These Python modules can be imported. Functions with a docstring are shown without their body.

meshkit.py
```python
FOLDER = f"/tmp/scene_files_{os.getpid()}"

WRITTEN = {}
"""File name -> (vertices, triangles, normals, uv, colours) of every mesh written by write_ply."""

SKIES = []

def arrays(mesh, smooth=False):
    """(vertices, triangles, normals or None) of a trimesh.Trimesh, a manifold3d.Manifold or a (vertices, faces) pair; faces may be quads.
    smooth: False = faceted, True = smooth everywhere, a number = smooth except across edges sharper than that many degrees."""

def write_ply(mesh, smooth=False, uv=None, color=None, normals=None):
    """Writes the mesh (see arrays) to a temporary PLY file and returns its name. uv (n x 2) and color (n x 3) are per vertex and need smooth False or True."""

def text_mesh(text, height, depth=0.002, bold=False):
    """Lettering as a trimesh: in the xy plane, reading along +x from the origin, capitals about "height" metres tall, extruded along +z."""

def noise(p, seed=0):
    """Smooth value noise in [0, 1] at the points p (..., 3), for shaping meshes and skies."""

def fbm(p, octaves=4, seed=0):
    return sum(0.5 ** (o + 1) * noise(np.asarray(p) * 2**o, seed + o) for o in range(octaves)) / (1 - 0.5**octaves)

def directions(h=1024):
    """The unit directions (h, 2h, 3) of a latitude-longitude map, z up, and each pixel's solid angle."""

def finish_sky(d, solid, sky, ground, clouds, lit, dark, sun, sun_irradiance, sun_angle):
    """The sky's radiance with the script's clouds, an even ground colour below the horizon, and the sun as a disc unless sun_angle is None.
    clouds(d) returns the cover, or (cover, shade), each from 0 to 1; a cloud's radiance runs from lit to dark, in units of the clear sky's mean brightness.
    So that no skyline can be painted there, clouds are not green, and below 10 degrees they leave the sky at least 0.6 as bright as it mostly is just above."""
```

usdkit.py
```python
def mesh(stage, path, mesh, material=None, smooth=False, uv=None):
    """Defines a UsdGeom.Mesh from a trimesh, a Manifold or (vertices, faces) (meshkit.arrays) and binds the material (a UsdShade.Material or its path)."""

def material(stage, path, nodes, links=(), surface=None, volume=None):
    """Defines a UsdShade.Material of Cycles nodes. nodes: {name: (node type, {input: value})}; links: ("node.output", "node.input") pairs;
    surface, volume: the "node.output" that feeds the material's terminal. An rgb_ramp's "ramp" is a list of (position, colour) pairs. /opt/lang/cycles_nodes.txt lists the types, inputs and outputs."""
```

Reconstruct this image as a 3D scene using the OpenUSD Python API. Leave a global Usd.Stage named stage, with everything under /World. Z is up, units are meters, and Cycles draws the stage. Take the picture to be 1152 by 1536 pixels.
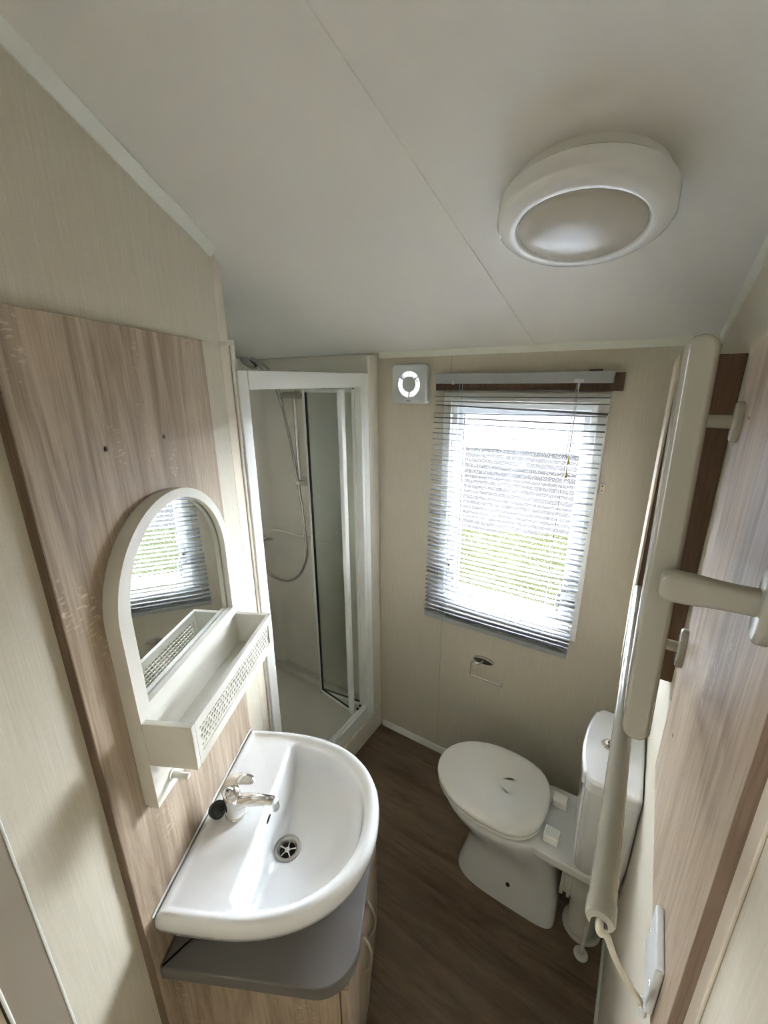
import math, random
import numpy as np, trimesh, manifold3d as m3, usdkit, meshkit
from shapely.geometry import Polygon, Point, LineString, box as sbox
from shapely import affinity
from pxr import Usd, UsdGeom, UsdLux, UsdShade, Sdf, Gf
random.seed(7); np.random.seed(7)
stage = Usd.Stage.CreateInMemory()
UsdGeom.SetStageUpAxis(stage, 'Z'); UsdGeom.SetStageMetersPerUnit(stage, 1.0)
UsdGeom.Xform.Define(stage, '/World'); UsdGeom.Scope.Define(stage, '/World/Looks')

# ------------------------------------------------------------------ camera
FPX, PITCH, YAW, ROLL, H = 628.2, *np.radians([17.165, 32.582, -0.37]), 1.83
cam = UsdGeom.Camera.Define(stage, '/World/Camera')
fw = np.array([-math.sin(YAW), math.cos(YAW), 0]); rt = np.array([math.cos(YAW), math.sin(YAW), 0]); up = np.array([0, 0, 1.])
Fv = math.cos(PITCH)*fw - math.sin(PITCH)*up; Uv = math.sin(PITCH)*fw + math.cos(PITCH)*up
Rv = math.cos(ROLL)*rt + math.sin(ROLL)*Uv; Uv = -math.sin(ROLL)*rt + math.cos(ROLL)*Uv
M = np.eye(4); M[0, :3] = Rv; M[1, :3] = Uv; M[2, :3] = -Fv; M[3, :3] = (0, 0, H)
cam.AddTransformOp().Set(Gf.Matrix4d(*M.ravel().tolist()))
cam.CreateHorizontalApertureAttr(36.0); cam.CreateVerticalApertureAttr(48.0)
cam.CreateFocalLengthAttr(36.0*FPX/1152); cam.CreateClippingRangeAttr((0.02, 500.0))
cam.CreateExposureAttr(4.65)

# ------------------------------------------------------------------ light: an even overcast sky
dome = UsdLux.DomeLight.Define(stage, '/World/Sky')
dome.CreateColorAttr(Gf.Vec3f(0.89, 0.965, 1.09)); dome.CreateIntensityAttr(1.0)

HALL_FILL = 0.34
# added fill lamp in the unseen hall behind the camera (the light faces the doorway)
hall = UsdLux.RectLight.Define(stage, '/World/HallFill')
hall.CreateWidthAttr(1.0); hall.CreateHeightAttr(1.1); hall.CreateIntensityAttr(HALL_FILL); hall.CreateColorAttr(Gf.Vec3f(.93, .98, 1.06))
_c, _s = math.cos(math.radians(26.374)), math.sin(math.radians(26.374))     # the slanting wall's normal is (_c, _s); a RectLight shines along its local -z
hall.AddTransformOp().Set(Gf.Matrix4d(-_s, _c, 0, 0,  0, 0, 1, 0,  -_c, -_s, 0, 0,  (-.5504-1.40)*_c+.05*_s, (-.5504-1.40)*_s-.05*_c, 1.45, 1))

# ------------------------------------------------------------------ helpers
def numbered(path):
    if not stage.GetPrimAtPath(path): return path
    k = 1
    while stage.GetPrimAtPath('%s_%03d' % (path, k)): k += 1
    return '%s_%03d' % (path, k)
ANG, OFF = math.radians(-26.374), -0.5504            # the slanting basin wall
LD = np.array([math.sin(ANG), math.cos(ANG), 0]); NL = np.array([math.cos(ANG), -math.sin(ANG), 0])
ML = np.eye(4); ML[:3, 0] = NL; ML[:3, 1] = LD; ML[:3, 3] = NL*OFF
SL = math.radians(13.694); D = 1.588; ZC = 1.95; W = 0.126
zc = lambda y: ZC - math.tan(SL)*(y - D)
def W3(n, s, z): return (ML @ np.array([n, s, z, 1.]))[:3]
def roty(a, ax): return trimesh.transformations.rotation_matrix(a, ax)
MATS = {}
class Th:
    def __init__(s, prim, inv): s.prim, s.inv = prim, inv
def custom(prim, label=None, cat=None, group=None, kind=None):
    for k, v in (('label', label), ('category', cat), ('group', group), ('kind', kind)):
        if v: prim.SetCustomDataByKey(k, v)
def thing(name, label, cat, loc=(0, 0, 0), rotz=0.0, group=None, kind=None):
    x = UsdGeom.Xform.Define(stage, numbered('/World/' + name))
    x.AddTranslateOp().Set(Gf.Vec3d(*map(float, loc)))
    if rotz: x.AddRotateZOp().Set(math.degrees(rotz))
    custom(x.GetPrim(), label, cat, group, kind)
    m = trimesh.transformations.rotation_matrix(rotz, [0, 0, 1]); m[:3, 3] = loc
    return Th(x.GetPrim(), np.linalg.inv(m))
def thingL(name, label, cat, n, s, z, **k): return thing(name, label, cat, W3(n, s, z), -ANG, **k)
def tri(mesh):
    if hasattr(mesh, 'to_mesh'):
        mm = mesh.to_mesh(); return trimesh.Trimesh(mm.vert_properties[:, :3], mm.tri_verts, process=False)
    return mesh
def cat(*ms): return trimesh.util.concatenate([tri(m) for m in ms])
def obj(name, mesh, mat, parent=None, frame=None, label=None, smooth=35, kind=None, tag=None):
    """One mesh. Given in world space (or in FRAME), stored in its thing's space. parent: Th or (Th, prim) for a sub-part."""
    mesh = tri(mesh).copy()
    if frame is not None: mesh.apply_transform(frame)
    if isinstance(parent, tuple): th, base = parent
    else: th, base = parent, (parent.prim if parent else None)
    if th is not None: mesh.apply_transform(th.inv)
    path = numbered((str(base.GetPath()) if base else '/World') + '/' + name)
    p = usdkit.mesh(stage, path, mesh, MATS[mat], smooth=smooth).GetPrim()
    custom(p, label, kind=kind)
    if tag: custom(p, *tag)
    return p
# ---- shapes
def bx(x0, x1, y0, y1, z0, z1, r=0.0):
    x0, x1 = sorted((x0, x1)); y0, y1 = sorted((y0, y1)); z0, z1 = sorted((z0, z1))
    r = min(r, .49*(x1-x0), .49*(y1-y0), .49*(z1-z0))
    if r <= 0:
        return trimesh.creation.box(bounds=[[x0, y0, z0], [x1, y1, z1]])
    pts = []
    for sx, ox in ((x0, r), (x1, -r)):
        for sy, oy in ((y0, r), (y1, -r)):
            for sz, oz in ((z0, r), (z1, -r)):
                a = 1-0.7071
                pts += [(sx, sy+oy, sz+oz), (sx+ox, sy, sz+oz), (sx+ox, sy+oy, sz), (sx+ox*a, sy+oy*a, sz+oz), (sx+ox*a, sy+oy, sz+oz*a), (sx+ox, sy+oy*a, sz+oz*a)]
    return tri(m3.Manifold.hull_points(np.array(pts, float)))
def loft(rings, cap0=True, cap1=True):
    rings = [np.asarray(r, float) for r in rings]; n = len(rings[0]); v = np.vstack(rings); f = []
    for k in range(len(rings)-1):
        a, b = k*n, (k+1)*n
        for i in range(n):
            j = (i+1) % n
            f += [(a+i, a+j, b+j), (a+i, b+j, b+i)]
    for want, k in ((cap0, 0), (cap1, len(rings)-1)):
        if want:
            c = len(v); v = np.vstack([v, rings[k].mean(0)])
            for i in range(n):
                j = (i+1) % n
                f.append((c, k*n+j, k*n+i) if k == 0 else (c, k*n+i, k*n+j))
    m = trimesh.Trimesh(v, f, process=False)
    if m.volume < 0: m.invert()
    return m
def inset(ring, d):
    """2D closed ring moved inwards by d along the vertex normals."""
    r = np.asarray(ring, float); t = np.roll(r, -1, 0)-np.roll(r, 1, 0); t /= np.maximum(np.linalg.norm(t, axis=1, keepdims=True), 1e-12)
    nrm = np.stack([-t[:, 1], t[:, 0]], 1)
    area = 0.5*np.sum(r[:, 0]*np.roll(r[:, 1], -1)-np.roll(r[:, 0], -1)*r[:, 1])
    return r + nrm*d*(1 if area > 0 else -1)
def r3(ring, z): ring = np.asarray(ring); return np.column_stack([ring, np.full(len(ring), z)])
def slab(ring, z0, z1, r0=0.0, r1=0.0):
    """Upright prism over a smooth 2D ring with rounded lower (r0) and upper (r1) edges."""
    out = []
    for k in range(4 if r0 else 1): a = k/3*math.pi/2 if r0 else 0; out.append(r3(inset(ring, r0*(1-math.sin(a))), z0+r0*(1-math.cos(a))) if r0 else r3(ring, z0))
    for k in range(4 if r1 else 1): a = k/3*math.pi/2 if r1 else 0; out.append(r3(inset(ring, r1*(1-math.cos(a))), z1-r1*(1-math.sin(a))) if r1 else r3(ring, z1))
    return loft(out)
def rrect(x0, x1, y0, y1, r, n=8):
    pts = []
    rs = r if isinstance(r, (tuple, list)) else (r,)*4
    for (cx, cy, a0), q in zip(((x1, y1, 0), (x0, y1, 90), (x0, y0, 180), (x1, y0, 270)), rs):
        sx, sy = (-1 if cx == x1 else 1), (-1 if cy == y1 else 1)
        for k in range(n):
            a = math.radians(a0+90*k/(n-1)); pts.append((cx+sx*q+q*math.cos(a), cy+sy*q+q*math.sin(a)))
    return np.array(pts)
def superell(cx, cy, a0, a1, b, n=96, e=2.0, e2=None):
    """Oval: half length a0 towards -x and a1 towards +x, half width b."""
    t = np.linspace(0, 2*math.pi, n, endpoint=False); c, s = np.cos(t), np.sin(t); out = []
    for ci, si in zip(c, s):
        ee = (e2 or e) if ci > 0 else e
        out.append((cx+(a1 if ci > 0 else a0)*math.copysign(abs(ci)**(2/ee), ci), cy+b*math.copysign(abs(si)**(2/ee), si)))
    return np.array(out)
def lathe(profile, n=48, close=True):
    """Profile [(r, z)] turned about z."""
    t = np.linspace(0, 2*math.pi, n, endpoint=False)
    return loft([np.column_stack([r*np.cos(t), r*np.sin(t), np.full(n, z)]) for r, z in profile], close, close)
def sweep(pts, rad, n=12, cap=True, sec=None):
    """Tube along pts; rad: number or list; sec: unit section (n,2) other than a circle, first axis horizontal."""
    p = np.asarray(pts, float); rad = np.broadcast_to(rad, (len(p),)); t = np.gradient(p, axis=0); t /= np.linalg.norm(t, axis=1, keepdims=True)
    ref = np.array([0, 0, 1.]) if abs(t[0][2]) < .95 else np.array([1., 0, 0]); a = np.cross(ref, t[0]); a /= np.linalg.norm(a); rings = []
    if sec is None: th = np.linspace(0, 2*math.pi, n, endpoint=False); sec = np.column_stack([np.cos(th), np.sin(th)])
    for k in range(len(p)):
        a = a - t[k]*(a@t[k]); a /= np.linalg.norm(a); b = np.cross(t[k], a)
        rings.append(p[k] + rad[k]*(sec[:, :1]*a + sec[:, 1:]*b))
    return loft(rings, cap, cap)
def spline(pts, n=10):
    p = np.asarray(pts, float); q = np.vstack([2*p[0]-p[1], p, 2*p[-1]-p[-2]]); out = []
    for i in range(1, len(q)-2):
        for k in range(n):
            t = k/n; a, b, c, d = q[i-1], q[i], q[i+1], q[i+2]
            out.append(.5*(2*b+(c-a)*t+(2*a-5*b+4*c-d)*t*t+(3*b-a-3*c+d)*t**3))
    return np.array(out+[p[-1]])
def extr(poly, h): return trimesh.creation.extrude_polygon(poly, h, engine='earcut')
def move(m, M=None, t=None):
    m = tri(m).copy()
    if M is not None: m.apply_transform(M)
    if t is not None: m.apply_translation(t)
    return m
RX = lambda a: roty(math.radians(a), [1, 0, 0]); RY = lambda a: roty(math.radians(a), [0, 1, 0]); RZ = lambda a: roty(math.radians(a), [0, 0, 1])
XZ = np.array([[1, 0, 0, 0], [0, 0, -1, 0], [0, 1, 0, 0], [0, 0, 0, 1.]])    # 2D (x, z) drawn on a plane facing -y, extruded towards -y
YZ = np.array([[0, 0, 1, 0], [1, 0, 0, 0], [0, 1, 0, 0], [0, 0, 0, 1.]])     # 2D (y, z), extruded towards +x
def diff(a, *bs):
    def mf(m):
        if hasattr(m, 'to_mesh'): return m
        m = m.copy(); m.merge_vertices(); return m3.Manifold(m3.Mesh(np.asarray(m.vertices, np.float32), np.asarray(m.faces, np.uint32)))
    r = mf(a)
    for b in bs: r = r - mf(b)
    return tri(r)
def cyl(p0, p1, r, n=24, r1=None): return sweep([p0, (np.array(p0)*.5+np.array(p1)*.5), p1], [r, (r+(r1 or r))/2, r1 or r], n)

# ------------------------------------------------------------------ materials
def mat(name, nodes, links=(), surface='p.BSDF'):
    MATS[name] = usdkit.material(stage, '/World/Looks/' + name, nodes, links, surface=surface); return name
def plain(name, col, rough=.5, metal=0., bumps=None, **k):
    nodes = {'p': ('principled_bsdf', dict(base_color=col, roughness=rough, metallic=metal, **k))}; links = []
    if bumps:
        sc, st, dist = bumps
        nodes |= {'g': ('geometry', {}), 'n': ('noise_texture', dict(scale=sc, detail=3.0)), 'b': ('bump', dict(strength=st, distance=dist))}
        links += [('g.position', 'n.vector'), ('n.fac', 'b.height'), ('b.normal', 'p.normal')]
    return mat(name, nodes, links)
def vinyl(name, col, dark):
    """Wall covering: cream with a fine upright woven thread."""
    return mat(name, {'g': ('geometry', {}), 'm': ('mapping', dict(scale=(420., 420., 9.))), 'n': ('noise_texture', dict(scale=1.0, detail=2.0)),
        'm2': ('mapping', dict(scale=(90., 90., 700.))), 'n2': ('noise_texture', dict(scale=1.0, detail=1.0)),
        'r': ('rgb_ramp', dict(ramp=[(.30, dark), (.70, col)])), 'b': ('bump', dict(strength=.12, distance=.0006)), 'a': ('mix_float', dict(fac=.35)), 'p': ('principled_bsdf', dict(roughness=.62))},
        [('g.position', 'm.vector'), ('m.vector', 'n.vector'), ('g.position', 'm2.vector'), ('m2.vector', 'n2.vector'), ('n.fac', 'a.a'), ('n2.fac', 'a.b'), ('a.result', 'r.fac'), ('r.color', 'p.base_color'), ('a.result', 'b.height'), ('b.normal', 'p.normal')])
def wood(name, cols, scale=(26., 26., 1.6), rough=.5, fine=(260., 260., 7.), bump=.15, flakes=0.0, spec=.4):
    """Oak print: long streaks (scale is short across, long along the grain), cathedral figures, fine pores, and a few ladder-like pale ray flecks."""
    nodes = {'g': ('geometry', {}), 'm': ('mapping', dict(scale=scale)), 'n': ('noise_texture', dict(scale=1.0, detail=5.0, roughness=.62, distortion=1.6)),
        'mb': ('mapping', dict(scale=tuple(q*.33 for q in scale))), 'nb': ('noise_texture', dict(scale=1.0, detail=2.0, distortion=.6)), 'ab': ('mix_float', dict(fac=.38)),
        'r': ('rgb_ramp', dict(ramp=[(.30, cols[0]), (.43, cols[1]), (.55, cols[2]), (.70, cols[3])])), 'mf': ('mapping', dict(scale=fine)), 'nf': ('noise_texture', dict(scale=1.0, detail=4.0, roughness=.65)),
        'rf': ('rgb_ramp', dict(ramp=[(.34, (.60, .57, .54)), (.52, (1., 1., 1.))])), 'x': ('mix', dict(mix_type='multiply', fac=.6)),
        'mk': ('mapping', dict(scale=(60., 60., 210.))), 'nk': ('noise_texture', dict(scale=1.0, detail=1.0)), 'rk': ('rgb_ramp', dict(ramp=[(.60, (0., 0., 0.)), (.68, (1., 1., 1.))])),
        'mm': ('mapping', dict(scale=(14., 14., 5.))), 'nm': ('noise_texture', dict(scale=1.0, detail=1.0)), 'rm': ('rgb_ramp', dict(ramp=[(.60, (0., 0., 0.)), (.70, (1., 1., 1.))])),
        'fk': ('mix', dict(mix_type='multiply', fac=1.0)), 'fb': ('rgb_to_bw', {}), 'ff': ('math', dict(math_type='multiply', value2=flakes)), 'fx': ('mix', dict(mix_type='mix', color2=tuple(min(1, 1.35*q) for q in cols[3]))),
        'b': ('bump', dict(strength=bump, distance=.0006)), 'p': ('principled_bsdf', dict(roughness=rough, specular_ior_level=spec))}
    links = [('g.position', 'm.vector'), ('m.vector', 'n.vector'), ('g.position', 'mb.vector'), ('mb.vector', 'nb.vector'), ('n.fac', 'ab.a'), ('nb.fac', 'ab.b'), ('ab.result', 'r.fac'), ('g.position', 'mf.vector'), ('mf.vector', 'nf.vector'), ('nf.fac', 'rf.fac'), ('r.color', 'x.color1'), ('rf.color', 'x.color2'),
        ('g.position', 'mk.vector'), ('mk.vector', 'nk.vector'), ('nk.fac', 'rk.fac'), ('g.position', 'mm.vector'), ('mm.vector', 'nm.vector'), ('nm.fac', 'rm.fac'), ('rk.color', 'fk.color1'), ('rm.color', 'fk.color2'), ('fk.color', 'fb.color'), ('fb.val', 'ff.value1'),
        ('ff.value', 'fx.fac'), ('x.color', 'fx.color1'), ('fx.color', 'p.base_color'), ('nf.fac', 'b.height'), ('b.normal', 'p.normal')]
    return mat(name, nodes, links)
vinyl('wall_vinyl', (.665, .61, .49), (.565, .51, .395))
plain('ceiling_paint', (.90, .885, .83), .45, bumps=(420., .25, .0012))
plain('coving_white', (.80, .80, .70), .35)
plain('trim_cream', (.72, .63, .50), .4)
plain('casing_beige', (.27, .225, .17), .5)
plain('joint_dark', (.16, .11, .07), .7)
wood('oak', [(.20, .136, .086), (.345, .26, .18), (.475, .375, .272), (.59, .49, .372)], scale=(22., 22., 1.7), rough=.43, flakes=.5)
wood('oak_edge', [(.15, .098, .06), (.20, .135, .085), (.25, .175, .115), (.30, .21, .14)], rough=.5)
wood('oak_dark_and_shaded', [(.085, .046, .026), (.12, .066, .038), (.15, .086, .05), (.18, .105, .065)], scale=(60., 60., 6.), rough=.55)  # dark wood of the batten; on the wall cabinet, shade put into the oak
wood('floor_oak', [(.088, .056, .034), (.150, .100, .063), (.195, .135, .088), (.245, .175, .115)], scale=(2.2, 17., 17.), rough=.45, fine=(12., 240., 240.), bump=.1)
plain('white_plastic', (.82, .83, .80), .28)
plain('white_frame', (.84, .85, .80), .30)
plain('acrylic', (.76, .72, .62), .22, bumps=(6., .05, .01))
plain('ceramic', (.84, .85, .84), .06, coat_weight=.6, coat_roughness=.03)
plain('seat_plastic', (.90, .89, .83), .14, coat_weight=.4)
plain('mirror_paint', (.80, .775, .69), .32)
plain('mirror_glass', (.80, .83, .82), .015, metal=1.0)
plain('chrome', (.78, .78, .76), .09, metal=1.0)
plain('satin_steel', (.52, .49, .44), .30, metal=1.0)
plain('handle_metal', (.62, .55, .45), .35, metal=.4)
plain('chrome_dark', (.42, .42, .41), .12, metal=1.0)
plain('rubber_black', (.022, .022, .022), .45)
plain('hole_black', (.012, .010, .008), .9)
plain('rail_enamel', (.38, .36, .285), .16, coat_weight=.3)
plain('cable_cream', (.62, .58, .45), .45)
plain('switch_plastic', (.70, .71, .68), .3)
plain('worktop', (.16, .148, .138), .42, bumps=(900., .15, .0005))
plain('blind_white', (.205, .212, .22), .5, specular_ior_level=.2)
plain('blind_rail', (.36, .375, .38), .35)
plain('cord_grey', (.55, .55, .55), .7)
plain('tassel_yellow', (.75, .62, .28), .4)
plain('upvc', (.85, .87, .88), .25)
plain('latch_grey', (.55, .56, .56), .35)
plain('fan_plastic', (.62, .65, .64), .3)
plain('lamp_body', (.90, .89, .84), .3)
plain('lamp_rim', (.93, .94, .92), .12)
plain('lamp_diffuser', (.66, .63, .56), .17)
plain('print_grey', (.10, .10, .10), .6)
plain('pipe_white', (.70, .69, .63), .3)
def glazing(name, tint, refl):
    """Clear sheet: transparent, more mirror-like towards grazing angles (the same from both sides)."""
    return mat(name, {'lw': ('layer_weight', dict(blend=.5)), 'pw': ('math', dict(math_type='power', value2=4.0)), 'ml': ('math', dict(math_type='multiply_add', value2=.55, value3=refl)),
        't': ('transparent_bsdf', dict(color=tint)), 'g': ('glossy_bsdf', dict(color=(1., 1., 1.), roughness=.02)), 'x': ('mix_closure', {})},
        [('lw.facing', 'pw.value1'), ('pw.value', 'ml.value1'), ('ml.value', 'x.fac'), ('t.BSDF', 'x.closure1'), ('g.BSDF', 'x.closure2')], surface='x.closure')
glazing('shower_glass', (.965, .982, .966), .03)
mat('obscure_glass', {'ge': ('geometry', {}), 'n': ('noise_texture', dict(scale=160., detail=2.)), 'rr': ('rgb_ramp', dict(ramp=[(.35, (.90, .92, .92)), (.65, (1., 1., 1.))])), 'l': ('translucent_bsdf', dict(color=(.95, .96, .97))), 't': ('transparent_bsdf', {}), 'x': ('mix_closure', dict(fac=.006))},
    [('ge.position', 'n.vector'), ('n.fac', 'rr.fac'), ('rr.color', 't.color'), ('t.BSDF', 'x.closure1'), ('l.BSDF', 'x.closure2')], surface='x.closure')
mat('louvre_plastic', {'d': ('diffuse_bsdf', dict(color=(.85, .86, .86))), 'l': ('translucent_bsdf', dict(color=(.9, .9, .9))), 'x': ('mix_closure', dict(fac=.6))}, [('d.BSDF', 'x.closure1'), ('l.BSDF', 'x.closure2')], surface='x.closure')
def rough_ground(name, c0, c1, sc):
    mat(name, {'g': ('geometry', {}), 'n': ('noise_texture', dict(scale=sc, detail=6.)), 'r': ('rgb_ramp', dict(ramp=[(.3, c0), (.7, c1)])), 'd': ('diffuse_bsdf', dict(roughness=.6))}, [('g.position', 'n.vector'), ('n.fac', 'r.fac'), ('r.color', 'd.color')], surface='d.BSDF')
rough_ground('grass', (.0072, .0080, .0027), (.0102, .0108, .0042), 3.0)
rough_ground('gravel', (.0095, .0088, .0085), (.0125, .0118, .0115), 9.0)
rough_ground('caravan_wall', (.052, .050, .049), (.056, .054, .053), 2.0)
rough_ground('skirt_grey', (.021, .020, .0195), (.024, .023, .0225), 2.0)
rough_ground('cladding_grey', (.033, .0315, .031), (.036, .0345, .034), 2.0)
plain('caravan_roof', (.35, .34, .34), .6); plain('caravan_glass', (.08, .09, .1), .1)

# ------------------------------------------------------------------ the room's shell
S = 'structure'
def slant_wall(p0, p1, t, holes=(), z0=0.0, over=0.0):
    """Wall whose inner face runs from p0 to p1 (xy), T thick to the right of that direction, top on the sloping ceiling."""
    p0, p1 = np.array(p0, float), np.array(p1, float); L = np.linalg.norm(p1-p0); d = (p1-p0)/L
    poly = Polygon([(0, z0), (L, z0), (L, zc(p1[1])+over), (0, zc(p0[1])+over)])
    for h in holes: poly = poly.difference(h)
    m = extr(poly, t); nrm = np.array([d[1], -d[0], 0])
    A = np.eye(4); A[:3, 0] = (*d, 0); A[:3, 1] = (0, 0, 1); A[:3, 2] = nrm; A[:3, 3] = (*p0, 0)
    m.apply_transform(A)
    if m.volume < 0: m.invert()
    return m
fl = thing('floor', 'dark brown oak print vinyl floor running under the toilet and the basin cabinet', 'floor', kind=S)
obj('vinyl_sheet', bx(-1.95, .22, -.75, 1.68, -.03, 0), 'floor_oak', fl)
# ceiling: two boards and a cover strip, falling towards the window
ce = thing('ceiling', 'sloping off-white textured ceiling of two boards with a thin joint strip', 'ceiling', kind=S)
MC = np.eye(4); MC[:3, 1] = (0, math.cos(SL), -math.sin(SL)); MC[:3, 2] = (0, math.sin(SL), math.cos(SL)); MC[:3, 3] = (0, D, ZC)   # x, down-slope, up
obj('ceiling_panel', bx(-2.0, -.3955, -2.45, .12, 0, .03, .0015), 'ceiling_paint', ce, MC)
obj('ceiling_panel', bx(-.3915, .25, -2.45, .12, 0, .03, .0015), 'ceiling_paint', ce, MC)
obj('joint_strip', cat(bx(-.3985, -.3885, -2.4, .0, -.0022, .012, .001)), 'ceiling_paint', ce, MC, label='thin raised strip over the joint of the two ceiling boards')
# back (window) wall: two boards meeting at x = -.70, window opening, fan opening
wo = dict(x0=-.695, x1=-.168, z0=.905, z1=1.755)
wb = thing('wall_back', 'cream textured wall holding the window and the extractor fan', 'wall', (0, D, 0), kind=S)
WT = .085
def back(x0, x1, *holes):
    poly = Polygon([(x0, 0), (x1, 0), (x1, ZC), (x0, ZC)])
    for h in holes: poly = poly.difference(h)
    m = extr(poly, WT); m.apply_transform(XZ); m.apply_translation((0, D+WT, 0))
    return m
FX, FZ = -.872, 1.823
obj('wall_panel', back(-1.95, -.7006, Point(FX, FZ).buffer(.056, 24)), 'wall_vinyl', wb)
obj('wall_panel', back(-.6994, W+.06, sbox(wo['x0'], wo['z0'], wo['x1'], wo['z1'])), 'wall_vinyl', wb)
obj('joint', bx(-.7006, -.6994, D+.0008, D+.02, 0, ZC), 'joint_dark', wb)
wr = thing('wall_right', 'cream textured wall behind the toilet cistern and the towel rail', 'wall', (W, 0, 0), kind=S)
obj('wall_panel', slant_wall((W, D), (W, -.70), -.06), 'wall_vinyl', wr)
wl = thingL('wall_left', 'cream textured slanting wall behind the basin and the oak panel', 'wall', 0, 0, 0, kind=S)
pA, pB, pC = W3(0, -.36, 0)[:2], W3(0, .268, 0)[:2], W3(0, 1.1195, 0)[:2]
obj('wall_panel', slant_wall(pB, pC, -.045), 'wall_vinyl', wl)
wf = thing('wall_front', 'cream wall behind the camera beside the doorway', 'wall', (0, -.58, 0), kind=S)
obj('wall_panel', slant_wall((W+.06, -.58), (-.40, -.58), -.04), 'wall_vinyl', wf)
# the partition round the shower, and the reveal between the slanting wall and the shower frame
ws = thing('wall_shower', 'partition walls that close the shower corner', 'wall', (-1.9, .8, 0), kind=S)
obj('wall_panel', slant_wall((-1.90, .80), (-1.90, 1.68), -.04, over=-.002), 'wall_vinyl', ws)
obj('wall_panel', slant_wall((-1.055, .795), (-1.93, .795), -.04), 'wall_vinyl', ws)
w2 = thingL('window_2', 'added white window frame around the hallway fill lamp behind the camera', 'window', -1.40, -.05, .9, kind=S)  # made-up frame, added to surround the hall fill lamp
for b in (bx(-1.409, -1.385, -.61, -.555, .845, 2.055, .002), bx(-1.409, -1.385, .455, .51, .845, 2.055, .002), bx(-1.409, -1.385, -.555, .455, .845, .896, .002), bx(-1.409, -1.385, -.555, .455, 2.004, 2.055, .002)): obj('window_frame', b, 'upvc', w2, ML)
# coving and trims
def coving(name, p0, p1, nrm, w, label, m='coving_white', drop=None):
    """Slim bevelled batten in the angle of wall and ceiling between two points of the ceiling line."""
    p0, p1, nrm = (np.array(x, float) for x in (p0, p1, nrm)); drop = drop or w
    sec = []
    for p in (p0, p1):
        q = p+nrm*w; q[2] = zc(q[1])
        sec.append(np.array([p+(0, 0, .002), q+(0, 0, .002), q-(0, 0, .004), p+nrm*.004-(0, 0, drop), p-(0, 0, drop)]))
    t = thing(name, label, 'coving', p0, kind=S)
    obj('coving_strip', loft(sec), m, t, smooth=False)
cl0, cl1 = W3(0, .27, 0), W3(0, 1.1195, 0); cl0[2], cl1[2] = zc(cl0[1]), zc(cl1[1])
coving('trim_1', cl0, cl1, NL, .022, 'pale strip in the angle of the slanting wall and the ceiling')
coving('trim_2', (-1.03, D, ZC), (W, D, ZC), (0, -1, 0), .012, 'pale strip along the top of the window wall', drop=.022)
coving('trim_3', (W, -.4, zc(-.4)), (W, D-.014, zc(D-.014)), (-1, 0, 0), .012, 'pale strip along the top of the right wall', drop=.022)
t = thing('trim_4', 'narrow upright cream corner strip between the slanting wall and the shower frame', 'trim', (*pC, 0), kind=S)
e0 = np.array(pC); e1 = np.array((-1.0545, .838)); dd = (e1-e0)/np.linalg.norm(e1-e0)
obj('corner_strip', slant_wall(e0+dd*.0035, e1, -.03), 'trim_cream', t)
obj('shadow_joint', slant_wall(e0-NL[:2]*.006+dd*.0, e0-NL[:2]*.006+dd*.006, -.02), 'joint_dark', t)
bb = thing('baseboard_back', 'low white strip along the foot of the window wall', 'baseboard', (-.6, D, 0), kind=S)
obj('skirting', bx(-1.028, W, D-.008, D, 0, .040, .002), 'white_frame', bb)
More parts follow.
